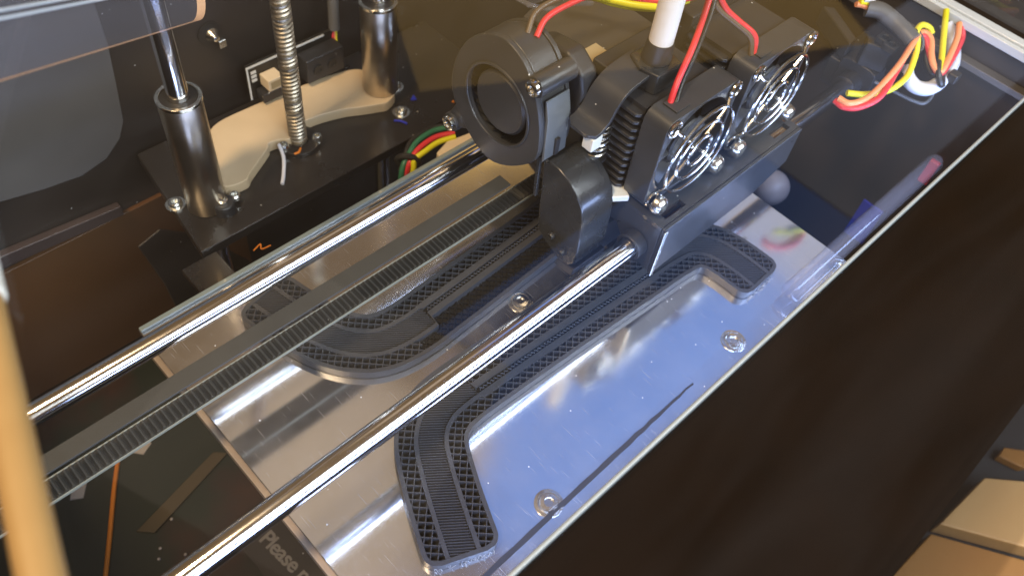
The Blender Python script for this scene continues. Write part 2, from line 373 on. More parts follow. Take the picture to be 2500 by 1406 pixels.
# dark grey cover with a curved lower edge on the back wall
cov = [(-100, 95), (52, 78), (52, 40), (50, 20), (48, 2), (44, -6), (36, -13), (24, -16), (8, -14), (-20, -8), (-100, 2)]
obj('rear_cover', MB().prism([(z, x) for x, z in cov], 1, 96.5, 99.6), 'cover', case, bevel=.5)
obj('rear_reflection_panel', MB().box(-100, 90, 97.2, 99.6, -136, -48), 'rearreflect', case, bevel=.4)  # added panel whose brown colour imitates warm reflections
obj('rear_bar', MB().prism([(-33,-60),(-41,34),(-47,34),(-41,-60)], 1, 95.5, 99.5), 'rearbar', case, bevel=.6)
obj('dark_reflection_patch', MB().prism([(z_, x_) for x_, z_ in ((34.6,-71),(47,-67),(64,-83),(88,-124),(84,-136),(42,-136),(40,-105))], 1, 95.8, 97.0), 'casein', case, bevel=.5)  # added dark shape imitating a reflected silhouette
wn = obj('wing_nut', MB().lathe([(3.0, 0), (3.2, .8), (2.0, 2.6), (1.4, 4.2), (.2, 4.6)], (96, 99.8, 23), (0, -1, 0), 20), 'zinc', case, smooth=True)
obj('wing', MB().box(96.5, 100, 95.2, 96.8, 17.5, 21.5), 'zinc', wn, bevel=.5)
obj('washer', MB().lathe([(5.4, 0), (5.4, .5), (3, .55)], (95, 99.7, 24), (0, -1, 0), 24), 'blackw', wn, smooth=True)
# LED channel tube behind the front rim
lt = tag(obj('light_tube', MB().lathe([(2.2, 0), (4.2, 1.5), (4.2, 118), (2.8, 121), (.3, 122)], (196, -146, 6), 0, 20), 'frost', smooth=True), 'frosted clear tube under the front rim beside the metal bed', 'tube')
# things seen on the right inside wall
tag(obj('blue_tape', MB().box(335.6, 336.9, -136, -124, -78, -52), 'bluetape', bevel=.3), 'strip of blue tape on the right inner wall of the printer', 'tape')
tag(obj('red_clip', MB().box(334, 336.9, -146, -141, -22, -8), 'red', bevel=.6), 'small red clip on the right inner wall near the frosted tube', 'clip')
kb = thing('round_knob', 'round grey knob on a short stem below the metal bed', 'knob', (292, -80, -60))
obj('ball', MB().lathe([(9.5*math.sin(math.pi*k/16)+.02, -9.5*math.cos(math.pi*k/16)) for k in range(17)], (300, -87, -50), 2, 32), 'knob', kb, smooth=True)
obj('stem', MB().tube([(292, -76, -139.8), (297, -83, -66), (300, -87, -52)], 4.0, 14), 'knob', kb, smooth=True)

# ================================================================== metal bed
bed = thing('print_bed', 'polished aluminium print bed with countersunk screws and a frosted back edge', 'print bed', (118, -79, -6))
obj('plate', MB().box(0, 236, -160, 0, -3.2, 0), 'alu', bed, bevel=.35)
obj('carrier', MB().box(-1.6, 236.6, -160, -1.5, -6.8, -3.4), 'carrier', bed, bevel=.3)
obj('edge_strip', MB().box(.2, 235.6, -2.4, -.2, .05, 1.5), 'stripglass', bed, bevel=.45)
for (x, y) in ((114.4, -78.2), (165.2, -143.8), (65.1, -142.8), (230.5, -150.2)):
    mb = MB(); mb.lathe([(4.9, 0.02), (4.9, .35), (3.9, .5), (3.7, .25), (3.3, .22), (3.0, .95), (1.7, 1.15), (1.6, .5), (.05, .48)], (x, y, 0.02), 2, 32)
    s = obj('screw', mb, 'zinc', bed, smooth=True)
mb = MB(); film = []
for i in range(36):
    x = -2+i*4.0; u = max(0, (x-95)/43)
    y = -147.2+x*.012+(.16*math.sin(x*.9) if x > 100 else .03*math.sin(x*.35))
    wd = (1.0+.08*math.sin(x*.5))*(1-.8*min(1, u)**1.2)+.10
    film.append((x, y-wd*.5, y+wd, .25+.1*math.sin(x*.13)))
for a, b in zip(film, film[1:]):
    mb.add([(a[0], a[1], a[3]), (b[0], b[1], b[3]), (b[0], b[2], b[3]+.75), (a[0], a[2], a[3]+.75), (a[0], a[1], a[3]-.15), (b[0], b[1], b[3]-.15), (b[0], b[2], b[3]+.5), (a[0], a[2], a[3]+.5)],
           [(0,1,2,3),(7,6,5,4),(0,4,5,1),(3,2,6,7)])
tag(obj('torn_film', mb, 'filmdark', smooth=False), 'thin dark torn strip of film along the front of the metal bed', 'film')

# ================================================================== printed parts on the bed
H = 4.2
def band_part(ctrl, name, label, bar, boff, near_low):
    """a band 25 mm wide along a smooth centre line: walls, centre channel and open lattice infill"""
    path = [Vector((p[0], p[1], 0)) for p in cr([(x, y, 0) for x, y in ctrl], 14)]
    # resample evenly
    cum = [0]
    for i in range(1, len(path)): cum.append(cum[-1]+(path[i]-path[i-1]).length)
    Ln = cum[-1]; st = .8; N = int(Ln/st); S = []; j = 0
    for k in range(N+1):
        s = Ln*k/N
        while j < len(cum)-2 and cum[j+1] < s: j += 1
        S.append(path[j].lerp(path[j+1], (s-cum[j])/max(1e-6, cum[j+1]-cum[j])))
    T = [(S[min(i+1, N)]-S[max(i-1, 0)]).normalized() for i in range(N+1)]
    Nn = [Vector((-t.y, t.x, 0)) for t in T]
    W = 12.4
    def hw(s, w, r, e0):
        e = min(s-e0, Ln-e0-s)
        if e < 0: return None
        return w if e >= r else w-r+math.sqrt(max(0, r*r-(r-e)**2))
    def outline(w, r, e0):
        k0 = [k for k in range(N+1) if hw(Ln*k/N, w, r, e0) is not None]
        a = [S[k]+Nn[k]*hw(Ln*k/N, w, r, e0) for k in k0]; b = [S[k]-Nn[k]*hw(Ln*k/N, w, r, e0) for k in k0]
        return a, b
    root = thing(name, label, 'printed part', (S[N//2].x, S[N//2].y, 0.05))
    # base layers
    a, b = outline(W, 5, 0); mb = MB(); n = len(a)
    vs = [(p.x, p.y, .1) for p in a]+[(p.x, p.y, .1) for p in b]+[(p.x, p.y, .6) for p in a]+[(p.x, p.y, .6) for p in b]
    fs = []
    for i in range(n-1): fs += [(i, n+i, n+i+1, i+1), (2*n+i, 2*n+i+1, 3*n+i+1, 3*n+i), (i, i+1, 2*n+i+1, 2*n+i), (n+i, 3*n+i, 3*n+i+1, n+i+1)]
    fs += [(0, 2*n, 3*n, n), (n-1, 2*n-1, 4*n-1, 3*n-1)]
    mb.add(vs, fs); obj('base_layer', mb, 'print', root, smooth=True)
    # outer wall ring
    oa, ob = outline(W, 5, 0); poly = oa+list(reversed(ob))
    def inset(poly, d):
        out = []; m = len(poly)
        for i in range(m):
            t = (poly[(i+1) % m]-poly[i-1]); t = t.normalized() if t.length > 1e-6 else Vector((1, 0, 0))
            out.append(poly[i]+Vector((t.y, -t.x, 0))*d)
        return out
    area2 = sum(poly[i-1].x*poly[i].y-poly[i].x*poly[i-1].y for i in range(len(poly)))
    sg = -1 if area2 > 0 else 1
    # drop duplicated points
    pp = [poly[0]]
    for q in poly[1:]:
        if (q-pp[-1]).length > .25: pp.append(q)
    if (pp[0]-pp[-1]).length < .25: pp.pop()
    ins = inset(pp, sg*1.5)
    mb = MB(); mb.ring([(p.x, p.y) for p in pp], [(p.x, p.y) for p in ins], 2, .5, H)
    # slightly uneven top as the extruder leaves it
    mb.v = [(x, y, z+(random.uniform(-.05, .05) if z > 1 else 0)) for x, y, z in mb.v]
    obj('outer_wall', mb, 'printlit', root, smooth=True)
    # centre channel: half width c(s) and wall thickness
    def chan(s):
        if bar[0] < s < bar[1]: return 1.1, 2.5, boff
        return 4.3, 1.5, 0.0
    for sgn in (1, -1):
        mb = MB(); prev = None
        ks = [k for k in range(N+1) if 1.2 < Ln*k/N < Ln-1.2]
        ins_, out_ = [], []
        for k in ks:
            c, wt, of = chan(Ln*k/N); ins_.append(S[k]+Nn[k]*(of+sgn*c)); out_.append(S[k]+Nn[k]*(of+sgn*(c+wt)))
        n = len(ks)
        vs = [(p.x, p.y, .5) for p in ins_]+[(p.x, p.y, .5) for p in out_]+[(p.x, p.y, H-.1+random.uniform(-.04, .04)) for p in ins_]+[(p.x, p.y, H-.1+random.uniform(-.04, .04)) for p in out_]
        fs = []
        for i in range(n-1): fs += [(i, i+1, 2*n+i+1, 2*n+i), (n+i, 3*n+i, 3*n+i+1, n+i+1), (2*n+i, 2*n+i+1, 3*n+i+1, 3*n+i)]
        fs += [(0, 2*n, 3*n, n), (n-1, 2*n-1, 4*n-1, 3*n-1)]
        mb.add(vs, fs); obj('channel_wall', mb, 'printlit', root, smooth=True)
    # locate any point relative to the centre line
    def locate(p):
        best = 1e9; bk = 0
        for k in range(0, N+1, 4):
            d = (S[k].x-p[0])**2+(S[k].y-p[1])**2
            if d < best: best, bk = d, k
        for k in range(max(0, bk-4), min(N, bk+4)+1):
            d = (S[k].x-p[0])**2+(S[k].y-p[1])**2
            if d < best: best, bk = d, k
        dv = Vector((p[0], p[1], 0))-S[bk]
        return Ln*bk/N, dv.dot(Nn[bk]), dv.dot(T[bk])
    minx = min(p.x for p in pp); maxx = max(p.x for p in pp); miny = min(p.y for p in pp); maxy = max(p.y for p in pp)
    def inside_lattice(p):
        s, d, e = locate(p)
        if abs(e) > 1.2: return False
        c, wt, of = chan(s); h = hw(s, W-.9, 4.2, .9)
        if h is None or abs(d) > h or abs(d-of) < c+wt-.3: return False
        low = near_low is not None and d < 0 and near_low < s < near_low+150
        return low == want[0]
    def inside_channel(p):
        s, d, e = locate(p)
        if abs(e) > 1.2 or not (1.6 < s < Ln-1.6): return False
        c, wt, of = chan(s)
        return c > 2 and abs(d-of) < c+.2
    def hatch(test, ang, pitch, width, z0, z1, step=.45, jitter=0):
        mb = MB(); d = Vector((math.cos(ang), math.sin(ang))); q = Vector((-d.y, d.x))
        cx, cy = (minx+maxx)/2, (miny+maxy)/2; Rr = math.hypot(maxx-minx, maxy-miny)/2
        for i in range(int(-Rr/pitch), int(Rr/pitch)+1):
            o = Vector((cx, cy))+q*(i*pitch); run = None; t = -Rr
            while t <= Rr+step:
                p = o+d*t; ok = (minx-1 < p.x < maxx+1 and miny-1 < p.y < maxy+1) and test((p.x, p.y))
                if ok and run is None: run = t
                if not ok and run is not None:
                    if t-run > 1.0:
                        a = o+d*run; b = o+d*(t-step); ww = q*(width/2)
                        za = z1+random.uniform(-.06, .06); zb = z1+random.uniform(-.06, .06)
                        mb.add([(a.x-ww.x, a.y-ww.y, z0), (b.x-ww.x, b.y-ww.y, z0), (b.x+ww.x, b.y+ww.y, z0), (a.x+ww.x, a.y+ww.y, z0),
                                (a.x-ww.x*.5, a.y-ww.y*.5, za), (b.x-ww.x*.5, b.y-ww.y*.5, zb), (b.x+ww.x*.5, b.y+ww.y*.5, zb), (a.x+ww.x*.5, a.y+ww.y*.5, za)],
                               [(4,5,6,7),(0,1,5,4),(1,2,6,5),(2,3,7,6),(3,0,4,7)])
                    run = None
                t += step
        return mb
    want = [False]
    m1 = hatch(inside_lattice, math.radians(45), 2.4, .6, .5, H-.2)
    stuff(obj('lattice_infill', m1, 'printlit', root))
    m2 = hatch(inside_lattice, math.radians(-45), 2.4, .7, .5, H-.1)
    stuff(obj('lattice_infill', m2, 'printlit', root))
    if near_low is not None:
        want[0] = True
        for an in (45, -45):
            stuff(obj('dark_reflection_infill', hatch(inside_lattice, math.radians(an), 2.4, .6, .5, 1.6), 'print', root))  # infill lowered and darkened to imitate a dark reflective area
    m3 = hatch(inside_channel, math.radians(-38), .92, .55, .5, H-.45)
    stuff(obj('channel_infill', m3, 'printlit', root))
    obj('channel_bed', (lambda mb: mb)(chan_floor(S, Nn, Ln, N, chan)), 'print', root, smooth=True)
    # zig-zag bead along the narrow part
    mb = MB(); k0 = [k for k in range(N+1) if bar[0]+.5 < Ln*k/N < bar[1]-.5]; zz = []
    for i, k in enumerate(k0): zz.append(S[k]+Nn[k]*(boff+(.55 if i % 2 else -.55))+Vector((0, 0, H-.55)))
    mb.tube(zz, .32, 5); obj('zigzag_bead', mb, 'printlit', root, smooth=True)
    # loose strings left at both ends of the part
    mb = MB()
    for base in (0, N):
        sg_ = -1 if base == 0 else 1
        for _ in range(26):
            p = S[base]+Nn[base]*random.uniform(-W+2.5, W-2.5)+T[base]*sg_*random.uniform(-.4, .5)
            a_ = random.uniform(0, 6.28); l_ = random.uniform(.6, 2.0)
            mb.tube(cr([(p.x, p.y, .4), (p.x+l_*.5*math.cos(a_), p.y+l_*.5*math.sin(a_), random.uniform(.5, 2.4)), (p.x+l_*math.cos(a_+.6), p.y+l_*math.sin(a_+.6), random.uniform(.2, 2.6))], 3), .11, 4)
    stuff(obj('loose_strings', mb, 'stringpale', root, smooth=True))
    return root
def chan_floor(S, Nn, Ln, N, chan):
    mb = MB(); vs = []; fs = []; ks = [k for k in range(N+1) if 1.2 < Ln*k/N < Ln-1.2]
    for k in ks:
        c, wt, of = chan(Ln*k/N); a = S[k]+Nn[k]*(of+c); b = S[k]+Nn[k]*(of-c); vs += [(a.x, a.y, H-1.3), (b.x, b.y, H-1.3)]
    for i in range(len(ks)-1): fs.append((2*i, 2*i+1, 2*i+3, 2*i+2))
    return mb.add(vs, fs)
band_part([(31.5, -139), (37, -126), (43, -113), (49, -102.5), (56, -96.8), (66, -94.6), (90, -95.4), (130, -97.6), (160, -99.6), (175, -100.6), (186, -103), (192.5, -110), (194.8, -120), (195.2, -135)],
          'printed_bracket', 'black printed bracket with open lattice infill on the front of the bed', (68, 158), -3.2, None)
band_part([(40.5, -16), (43, -28), (46.5, -42), (52, -53), (60, -60), (72, -62.6), (90, -62.2), (120, -61), (150, -59.5), (166, -57), (176, -50), (182, -36), (186, -20)],
          'printed_bracket', 'black printed bracket with open lattice infill lying under the toothed belt', (72, 158), 2.4, 62)

# ================================================================== X axis: guide rods and belt
ZR = 29.0
fr = thing('guide_rod', 'polished steel guide rod nearest the front rim, running under the fan shelf', 'guide rod', (110, -98.5, ZR-4))
obj('shaft', MB().lathe([(3.5, 0), (3.85, .6), (3.85, 405), (3.4, 406)], (-96, -98.6, ZR), 0, 40), 'chrome', fr, smooth=True)
br = thing('guide_rod', 'polished steel guide rod over the frosted back edge of the metal bed', 'guide rod', (110, -29.6, ZR-4))
obj('shaft', MB().lathe([(3.2, 0), (3.6, .6), (3.6, 405), (3.2, 406)], (-96, -29.6, ZR), 0, 40), 'chrome', br, smooth=True)
rh = thing('rod_holder', 'black clamp with a shiny bolt holding the right end of the front rod', 'rod holder', (306, -98, 18))
obj('clamp', MB().prism(rrect(-98.6, ZR, 9, 9.5, 3, 24), 0, 299, 309), 'plastic', rh, bevel=.6)
obj('arm', MB().box(300, 331.5, -92, -84, 20, 34), 'plastic', rh, bevel=.8)
obj('upper_arm', MB().prism([(300,-90),(306,-90),(318,-70),(314,-66)], 2, 34.2, 44), 'plastic', rh, bevel=.8)
screw(rh, (309.2, -99, 31), 0, 3.4, 3.0, 'bolt')
obj('end_cap', MB().tube([(292, -98.6, ZR), (299, -98.6, ZR)], 5.4, 20), 'plastic', rh, smooth=True)

belt = thing('toothed_belt', 'black toothed drive belt stretched over the metal bed between the two rods', 'belt', (60, -50, 20))
YB, ZU, ZL = -50.4, 35.3, 22.3
obj('upper_run', MB().box(-100, 128, YB-2.95, YB+2.95, ZU-.4, ZU+.4), 'belt', belt, bevel=.12)
lo = obj('lower_run', MB().box(-100, 150, YB-3.55, YB+3.55, ZL-.9, ZL-.1), 'beltshade', belt, bevel=.12)
for y_ in (-3.75, 3.6): obj('belt_edge', MB().box(-100, 150, YB+y_, YB+y_+.35, ZL-.85, ZL+.12), 'beltedge', lo)
tm = bpy.data.meshes.new('tooth')
tv = [(-.72,-3,0),(.72,-3,0),(.22,-3,1.15),(-.22,-3,1.15),(-.72,3,0),(.72,3,0),(.22,3,1.15),(-.22,3,1.15)]
tm.from_pydata([tuple(Vector(v)*MM) for v in tv], [], [(0,1,2,3),(7,6,5,4),(3,2,6,7),(0,4,5,1),(1,5,6,2),(0,3,7,4)]); tm.materials.append(M['tooth'])
lo_w = wpos(lo)
for k in range(118):
    o = bpy.data.objects.new('tooth', tm); COL.objects.link(o); o.parent = lo
    o.location = Vector((-90+k*2.03, YB, ZL-.09))*MM-lo_w

# ================================================================== Z axis at the back
ZP = -16.0
st = thing('z_stage', 'black stage plate behind the metal bed carrying the steel bearings', 'stage', (120, 60, -22))
obj('stage_plate', MB().prism([(40,30),(212,30),(212,95),(48,95),(44,62)], 2, ZP-5, ZP), 'stage', st, bevel=.6)
for x in (30, 190):
    obj('stage_arm', MB().box(x, x+16, -150, 29.5, ZP-6, ZP-3), 'stage', st, bevel=.5)
for (x, y) in ((45.5, 58.5), (157, 46), (166, 62)):
    screw(st, (x, y, ZP), 2, 3.0, 2.4, washer=4.2)
bs = obj('bushing', MB().lathe([(4.6, 0), (4.6, 5.0), (4.2, 5.5)], (59.5, 43.5, ZP), 2, 24), 'plastic', st, smooth=True)
screw(bs, (59.5, 43.5, ZP+5.5), 2, 2.4, 1.6)
# white spacer with scalloped front edge
so = [(64,51),(73,48),(78,51),(86,55.5),(92,59),(94,61),(99,60),(103,58),(110,63),(118,63),(124,62),(134,59),(142,55),(148,52.5),(153,51),(160,54.5),(161,63),(158,76),(150,81),(131,84),(101,86),(81,85),(70,74),(64,62)]
sp = obj('spacer', MB().prism([(p.x, p.y) for p in cr([(x, y, 0) for x, y in so], 5, True)], 2, ZP+.1, ZP+5.6), 'spacer', bevel=.5)
tag(sp, 'cream white spacer plate with a scalloped edge between the steel bearings', 'spacer plate')
for lab, x, y, zt, rr in (('steel linear bearing with a wide collar at the left end of the white spacer', 56, 51, 43, 0), ('steel linear bearing standing on the right end of the white spacer', 156.5, 61, 38, 0)):
    zb = ZP+.2 if x < 100 else ZP+5.8
    b = thing('linear_bearing', lab, 'bearing', (x, y, zb))
    obj('sleeve', MB().lathe([(7.9, 0), (8.2, .4), (8.2, zt-zb-1.6), (7.9, zt-zb-1.2)], (x, y, zb), 2, 40), 'bearing', b, smooth=True)
    obj('collar', MB().ring(circle(x, y, 8.6, 40), circle(x, y, 7.0, 40), 2, zt-1.5, zt), 'steel', b, bevel=.2)
    obj('seal', MB().ring(circle(x, y, 6.9, 32), circle(x, y, 4.1, 32), 2, zt-1.6, zt-.5), 'blackw', b, smooth=True)
for lab, x, y in (('polished vertical rod rising from the bearing left of the white spacer', 56, 51), ('polished vertical rod rising from the bearing on the right of the white spacer', 156.5, 61)):
    v = tag(obj('vertical_rod', MB().lathe([(3.6, 0), (4.0, .5), (4.0, 277), (3.6, 278)], (x, y, -138), 2, 36), 'chrome', smooth=True), lab, 'vertical rod')
screw(st, (66, 45.5, ZP+2), 2, 2.6, 2.2)
# lead screw: a real helical thread on a core
lsx, lsy = 107.0, 58.0
ls = thing('lead_screw', 'threaded steel lead screw rising through the white spacer', 'lead screw', (lsx, lsy, ZP))
obj('core', MB().lathe([(3.0, 0), (3.25, .5), (3.25, 135), (3, 136)], (lsx, lsy, ZP-2), 2, 24), 'leadscrew', ls, smooth=True)
hel = []; pitch = 2.0
for k in range(int(66*18)): 
    a = 2*math.pi*k/18; hel.append((lsx+3.35*math.cos(a), lsy+3.35*math.sin(a), ZP+1+pitch*k/18))
obj('thread', MB().tube(hel, .74, 6), 'leadscrew', ls, smooth=True)
nut = thing('lead_nut', 'black flange nut with three screws around the foot of the lead screw', 'nut', (lsx, lsy, ZP))
obj('flange', MB().ring(circle(lsx, lsy, 9.5, 36), circle(lsx, lsy, 4.4, 36), 2, ZP+.05, ZP+2.4), 'stage', nut, bevel=.3)
for a in (190, 318, 62):
    screw(nut, (lsx+8.6*math.cos(math.radians(a)), lsy+8.6*math.sin(math.radians(a)), ZP+2.4), 2, 2.5, 3.4)
# circuit board standing at the foot of the back wall
cb = thing('circuit_board', 'black circuit board with white outline behind the lead screw', 'circuit board', (128, 88, -9))
obj('board', MB().box(103, 152, 88.5, 90, -10, 9), 'pcb', cb, bevel=.2)
obj('outline', MB().box(103, 145, 88.2, 88.45, 7.6, 8.6), 'silk', cb)
obj('outline', MB().box(103, 103.8, 88.2, 88.45, -9.5, 7.6), 'silk', cb)
cn = obj('connector', MB().box(109, 117, 81, 88.3, -3, 3), 'ivory', cb, bevel=.4)
obj('socket', MB().box(110.2, 115.8, 80.85, 81.2, -1.8, 1.8), 'label', cn)
obj('latch', MB().box(106, 119, 82, 88, -9, -4), 'plastic', cb, bevel=.5)
for k in range(5): obj('pad', MB().box(124+k*.15, 126, 88.1, 88.45, -7+k*2.4, -5.6+k*2.4), 'silk', cb)
for i in range(3): obj('lettering', MB().box(105, 107.6, 88.1, 88.4, 4.2-i*2.2, 5.6-i*2.2), 'silk', cb)
mod = obj('module', MB().box(129, 150, 80, 88.3, -8, 5), 'plastic', cb, bevel=.8)
for x in (135, 143): obj('dial', MB().lathe([(2.6, 0), (2.6, .6), (1.4, .6), (1.3, .2), (.1, .2)], (x, 79.9, -2), (0, -1, 0), 20), 'blackw', mod, smooth=True)
# grey cable and coloured leads between board and right bearing
ct = thing('sensor_cable', 'grey cable with red and yellow leads beside the right steel bearing', 'cable', (150, 86, 0))
obj('sheath', MB().tube(cr([(158, 97, 42), (154, 92, 22), (151.5, 89, 8)], 8), 2.6, 12), 'greysleeve', ct, smooth=True)
for dx, mt_ in ((0, 'orange'), (.9, 'yellow'), (-.9, 'red')):
    obj('lead', MB().tube(cr([(151.5+dx, 89, 8), (150+dx, 87, 1), (148.5+dx, 84, -4)], 6), .55, 8), mt_, ct, smooth=True)
# loose scraps on the stage
def scrap(name, pts, r, mt_, label, cat): return tag(obj(name, MB().tube(cr(pts, 6), r, 8), mt_, smooth=True), label, cat)
scrap('filament_scrap', [(96.5, 57, ZP+6.2), (94.5, 51, ZP+4), (90, 45, ZP+1.3), (86.5, 41, ZP+.8)], .85, 'sleeve', 'short white filament end hanging over the spacer edge by the lead screw', 'filament')
scrap('filament_scrap', [(58, 21, ZP-4.2), (62, 22, ZP-4.0), (61, 19.5, ZP-4.0), (65, 19, ZP-4.2)], .32, 'filament', 'tiny orange filament curl in front of the stage plate', 'filament')
scrap('filament_scrap', [(99.5, 50, ZP+4), (101.5, 49.5, ZP+4.4), (103.5, 51, ZP+4.4)], .5, 'filament', 'tiny orange filament curl at the foot of the lead screw', 'filament')
scrap('blue_thread', [(150.5, 43.5, ZP+.5), (153, 41, ZP+.5), (154, 38, ZP+.5)], .55, 'bluetape', 'short blue thread on the stage plate by the right bearing', 'thread')
tag(obj('blue_flake', MB().prism([(166,50),(169.5,52),(168.5,48.5)], 2, ZP+.1, ZP+.7), 'bluetape'), 'blue plastic flake on the stage plate right of the steel bearing', 'flake')
tag(obj('orange_flake', MB().prism([(181,37),(182.6,37.6),(182,36)], 2, ZP+.1, ZP+.6), 'filament'), 'orange plastic flake on the stage plate far right', 'flake')
# wires with white connector behind the bed
wb = thing('bed_wires', 'green red yellow and black wires tied together behind the metal bed', 'wires', (135, 6, -20))
for mt_, pts in (('green', [(163.4,15.3,-6.0),(154.9,19.8,-7.0),(145.3,19.9,-8.0),(138.7,17.7,-10.0),(133.5,15.7,-13.0),(130.4,13.8,-20.0),(129,12,-34)]),
                 ('red', [(160.7,12.3,-6.0),(153.0,16.1,-7.0),(144.8,16.4,-8.0),(139.3,15.6,-10.0),(135.3,14.3,-13.0),(132.9,13.5,-20.0),(131.5,12,-34)]),
                 ('yellow', [(159.2,10.0,-6.0),(151.5,12.9,-7.0),(143.0,12.8,-8.0),(138.0,13.2,-10.0),(136.4,12.0,-14),(134.6,11.5,-22)]),
                 ('blackw', [(165,17.5,-7.0),(155,22.5,-8.0),(144.3,22.4,-9.0),(137.5,19.0,-11.0),(132,16,-16.0)])):
    obj('wire', MB().tube(cr(pts, 8), 1.35, 10), mt_, wb, smooth=True)
obj('cable_tie', MB().tube([(136+4.2*math.cos(a)*.8, 15.5-3.6*math.cos(a), -11.5+3.2*math.sin(a)) for a in [2*math.pi*k/16 for k in range(16)]], 1.4, 8, True), 'blackw', wb, smooth=True)
cnn = tag(obj('white_connector', MB().prism([(145.9,7.9),(144.5,-.7),(165.2,-3.6),(170,-.8),(168,8.3),(154.2,10.5)], 2, -14, -6), 'ivory', bevel=.9), 'ivory plug connector lying against the back edge of the metal bed', 'connector')
tag(obj('deep_rod', MB().lathe([(4, 0), (4, 110)], (149, 31, -139), 2, 24), 'bearing', smooth=True), 'dim steel rod seen deep below the stage plate', 'rod')

# ================================================================== print head
ph = thing('extruder_carriage', 'black extruder carriage with two caged fans and a round blower', 'extruder', (180, -70, 20))
# shelf with two real slots, front flange, side plate
mb = MB(); X0, X1 = 150, 236
mb.box(X0, X1, -106.5, -104.6, 41, 43); mb.box(X0, X1, -101.4, -38, 41, 43)
for a, b in ((X0, 154.5), (166, 222), (232.5, X1)): mb.box(a, b, -104.6, -101.4, 41, 43)
shelf = obj('shelf', mb, 'sheet', ph)
obj('slot_glint', MB().box(153, 235, -104.8, -101, 35.5, 36.4), 'copper_and_glint', shelf)  # amber strip paints the glint seen in the slots
fl = [(43, X0), (43, X1), (25, X1), (18.6, 214), (18.2, X0)]
obj('front_flange', MB().prism(fl, 1, -108.2, -106.6), 'sheet', ph, bevel=.35)
obj('bare_edge', MB().box(149.2, 151.2, -108.9, -108.25, 18.4, 42.6), 'zinc', ph, bevel=.25)
obj('side_plate', MB().prism([(-106.4,19),(-106.4,40.8),(-62,40.8),(-62,30),(-88,30),(-96,19)], 0, 150.2, 151.6), 'sheet', ph, bevel=.3)
obj('rod_bushing', MB().ring(circle(-98.6, ZR, 5.4, 32), circle(-98.6, ZR, 3.95, 32), 0, 145, 149.8), 'plastic', ph, bevel=.3)
obj('bushing_lip', MB().ring(circle(-98.6, ZR, 4.5, 32), circle(-98.6, ZR, 3.9, 32), 0, 144, 144.9), 'clear', ph, smooth=True)

def fan(x0, label):
    """40 mm axial fan: frame with round opening, hub with blades, bent wire guard and screws"""
    z0 = 44.0; cx, cz = x0+20, z0+20; yf, yb = -96.6, -86.6
    NN = 64
    f = obj('cooling_fan', MB().ring([(z, x) for x, z in rrect(cx, cz, 20, 20, 4.2, NN)], [(z, x) for x, z in circle(cx, cz, 18.6, NN)], 1, yf, yb), 'fanplastic', ph, bevel=.35)
    f['label'] = label
    obj('hub', MB().lathe([(9.3, 0), (9.6, .6), (9.6, 7), (8.8, 7.8), (.1, 7.9)], (cx, yb-.3, cz), (0, -1, 0), 32), 'fanplastic', f, smooth=True)
    for k in range(7):
        a = 2*math.pi*k/7+.2; vs = []
        for j in range(5):
            r = 9+9*j/4; tw = .16*j/4
            for (da, yy) in ((-.30-tw, yb-1.2), (.30+tw*.2, yf+2.2)):
                vs.append((cx+r*math.cos(a+da), yy, cz+r*math.sin(a+da)))
        obj('blade', MB().add(vs, [(2*j, 2*j+1, 2*j+3, 2*j+2) for j in range(4)]), 'fanplastic', f, smooth=True)
    yg = yf-2.6; g = MB()
    for r in (6.0, 11.8, 17.3): g.tube([(cx+r*math.cos(2*math.pi*k/40), yg-.75, cz+r*math.sin(2*math.pi*k/40)) for k in range(40)], 0.68, 8, True)
    q = 16.4
    def P(u, v, dy=0): return (cx+u, yg+.75+dy, cz+v)
    # long bar from lower left loop to upper right loop
    def loop(u, v, a0, sgn, full=1.0):
        return [P(u+2.7*math.cos(a0+sgn*2*math.pi*full*k/14), v+2.7*math.sin(a0+sgn*2*math.pi*full*k/14), 1.4-.02*k) for k in range(15)]
    bar = [P(-11.2, -11.2), P(0, 0), P(11.2, 11.2), P(12.4, 12.4, .2), P(13.6, 13.6, 1.0)]
    path = list(reversed(loop(-q, -q, math.radians(45), 1)))+[P(-13.6, -13.6, 1.0), P(-12.4, -12.4, .2)]+bar+loop(q, q, math.radians(225), 1)
    g.tube(cr(path, 3), 0.68, 8)
    l2 = list(reversed(loop(-q, q, math.radians(-45), -1, .86)))+[P(-13.6, 13.4, .8), P(-12.2, 12.0, -.1), P(-9, 8.8), P(-5.2, 3.8), P(-3.2, 2.8)]
    g.tube(cr(l2, 3), 0.68, 8)
    l3 = [P(3.4, -3.0), P(6, -5.4), P(10.5, -10.4), P(12.4, -12.3, .2), P(13.6, -13.6, .9)]+loop(q, -q, math.radians(135), 1, .9)
    g.tube(cr(l3, 3), 0.68, 8)
    obj('wire_guard', g, 'steel', f, smooth=True)
    for u, v in ((-q, -q), (q, -q)): screw(f, (cx+u, yf-2.6, cz+v), (0, -1, 0), 3.7, 3.6)
    for u, v in ((-q, q), (q, q)):
        obj('screw_eye', MB().ring([(z, x) for x, z in circle(cx+u, cz+v, 2.4, 20)], [(z, x) for x, z in circle(cx+u, cz+v, 1.7, 20)], 1, yf-.25, yf-.02), 'blackw', f, smooth=True)
    obj('cable_notch', MB().box(x0+6, x0+13, yf+2, yb-2, z0+40.02, z0+40.6), 'fanplastic', f, bevel=.2)
    return f
fan(150, 'fan behind a wire guard beside the finned heat sink')
fan(196.5, 'fan behind a wire guard at the end of the shelf where the front rod comes out')

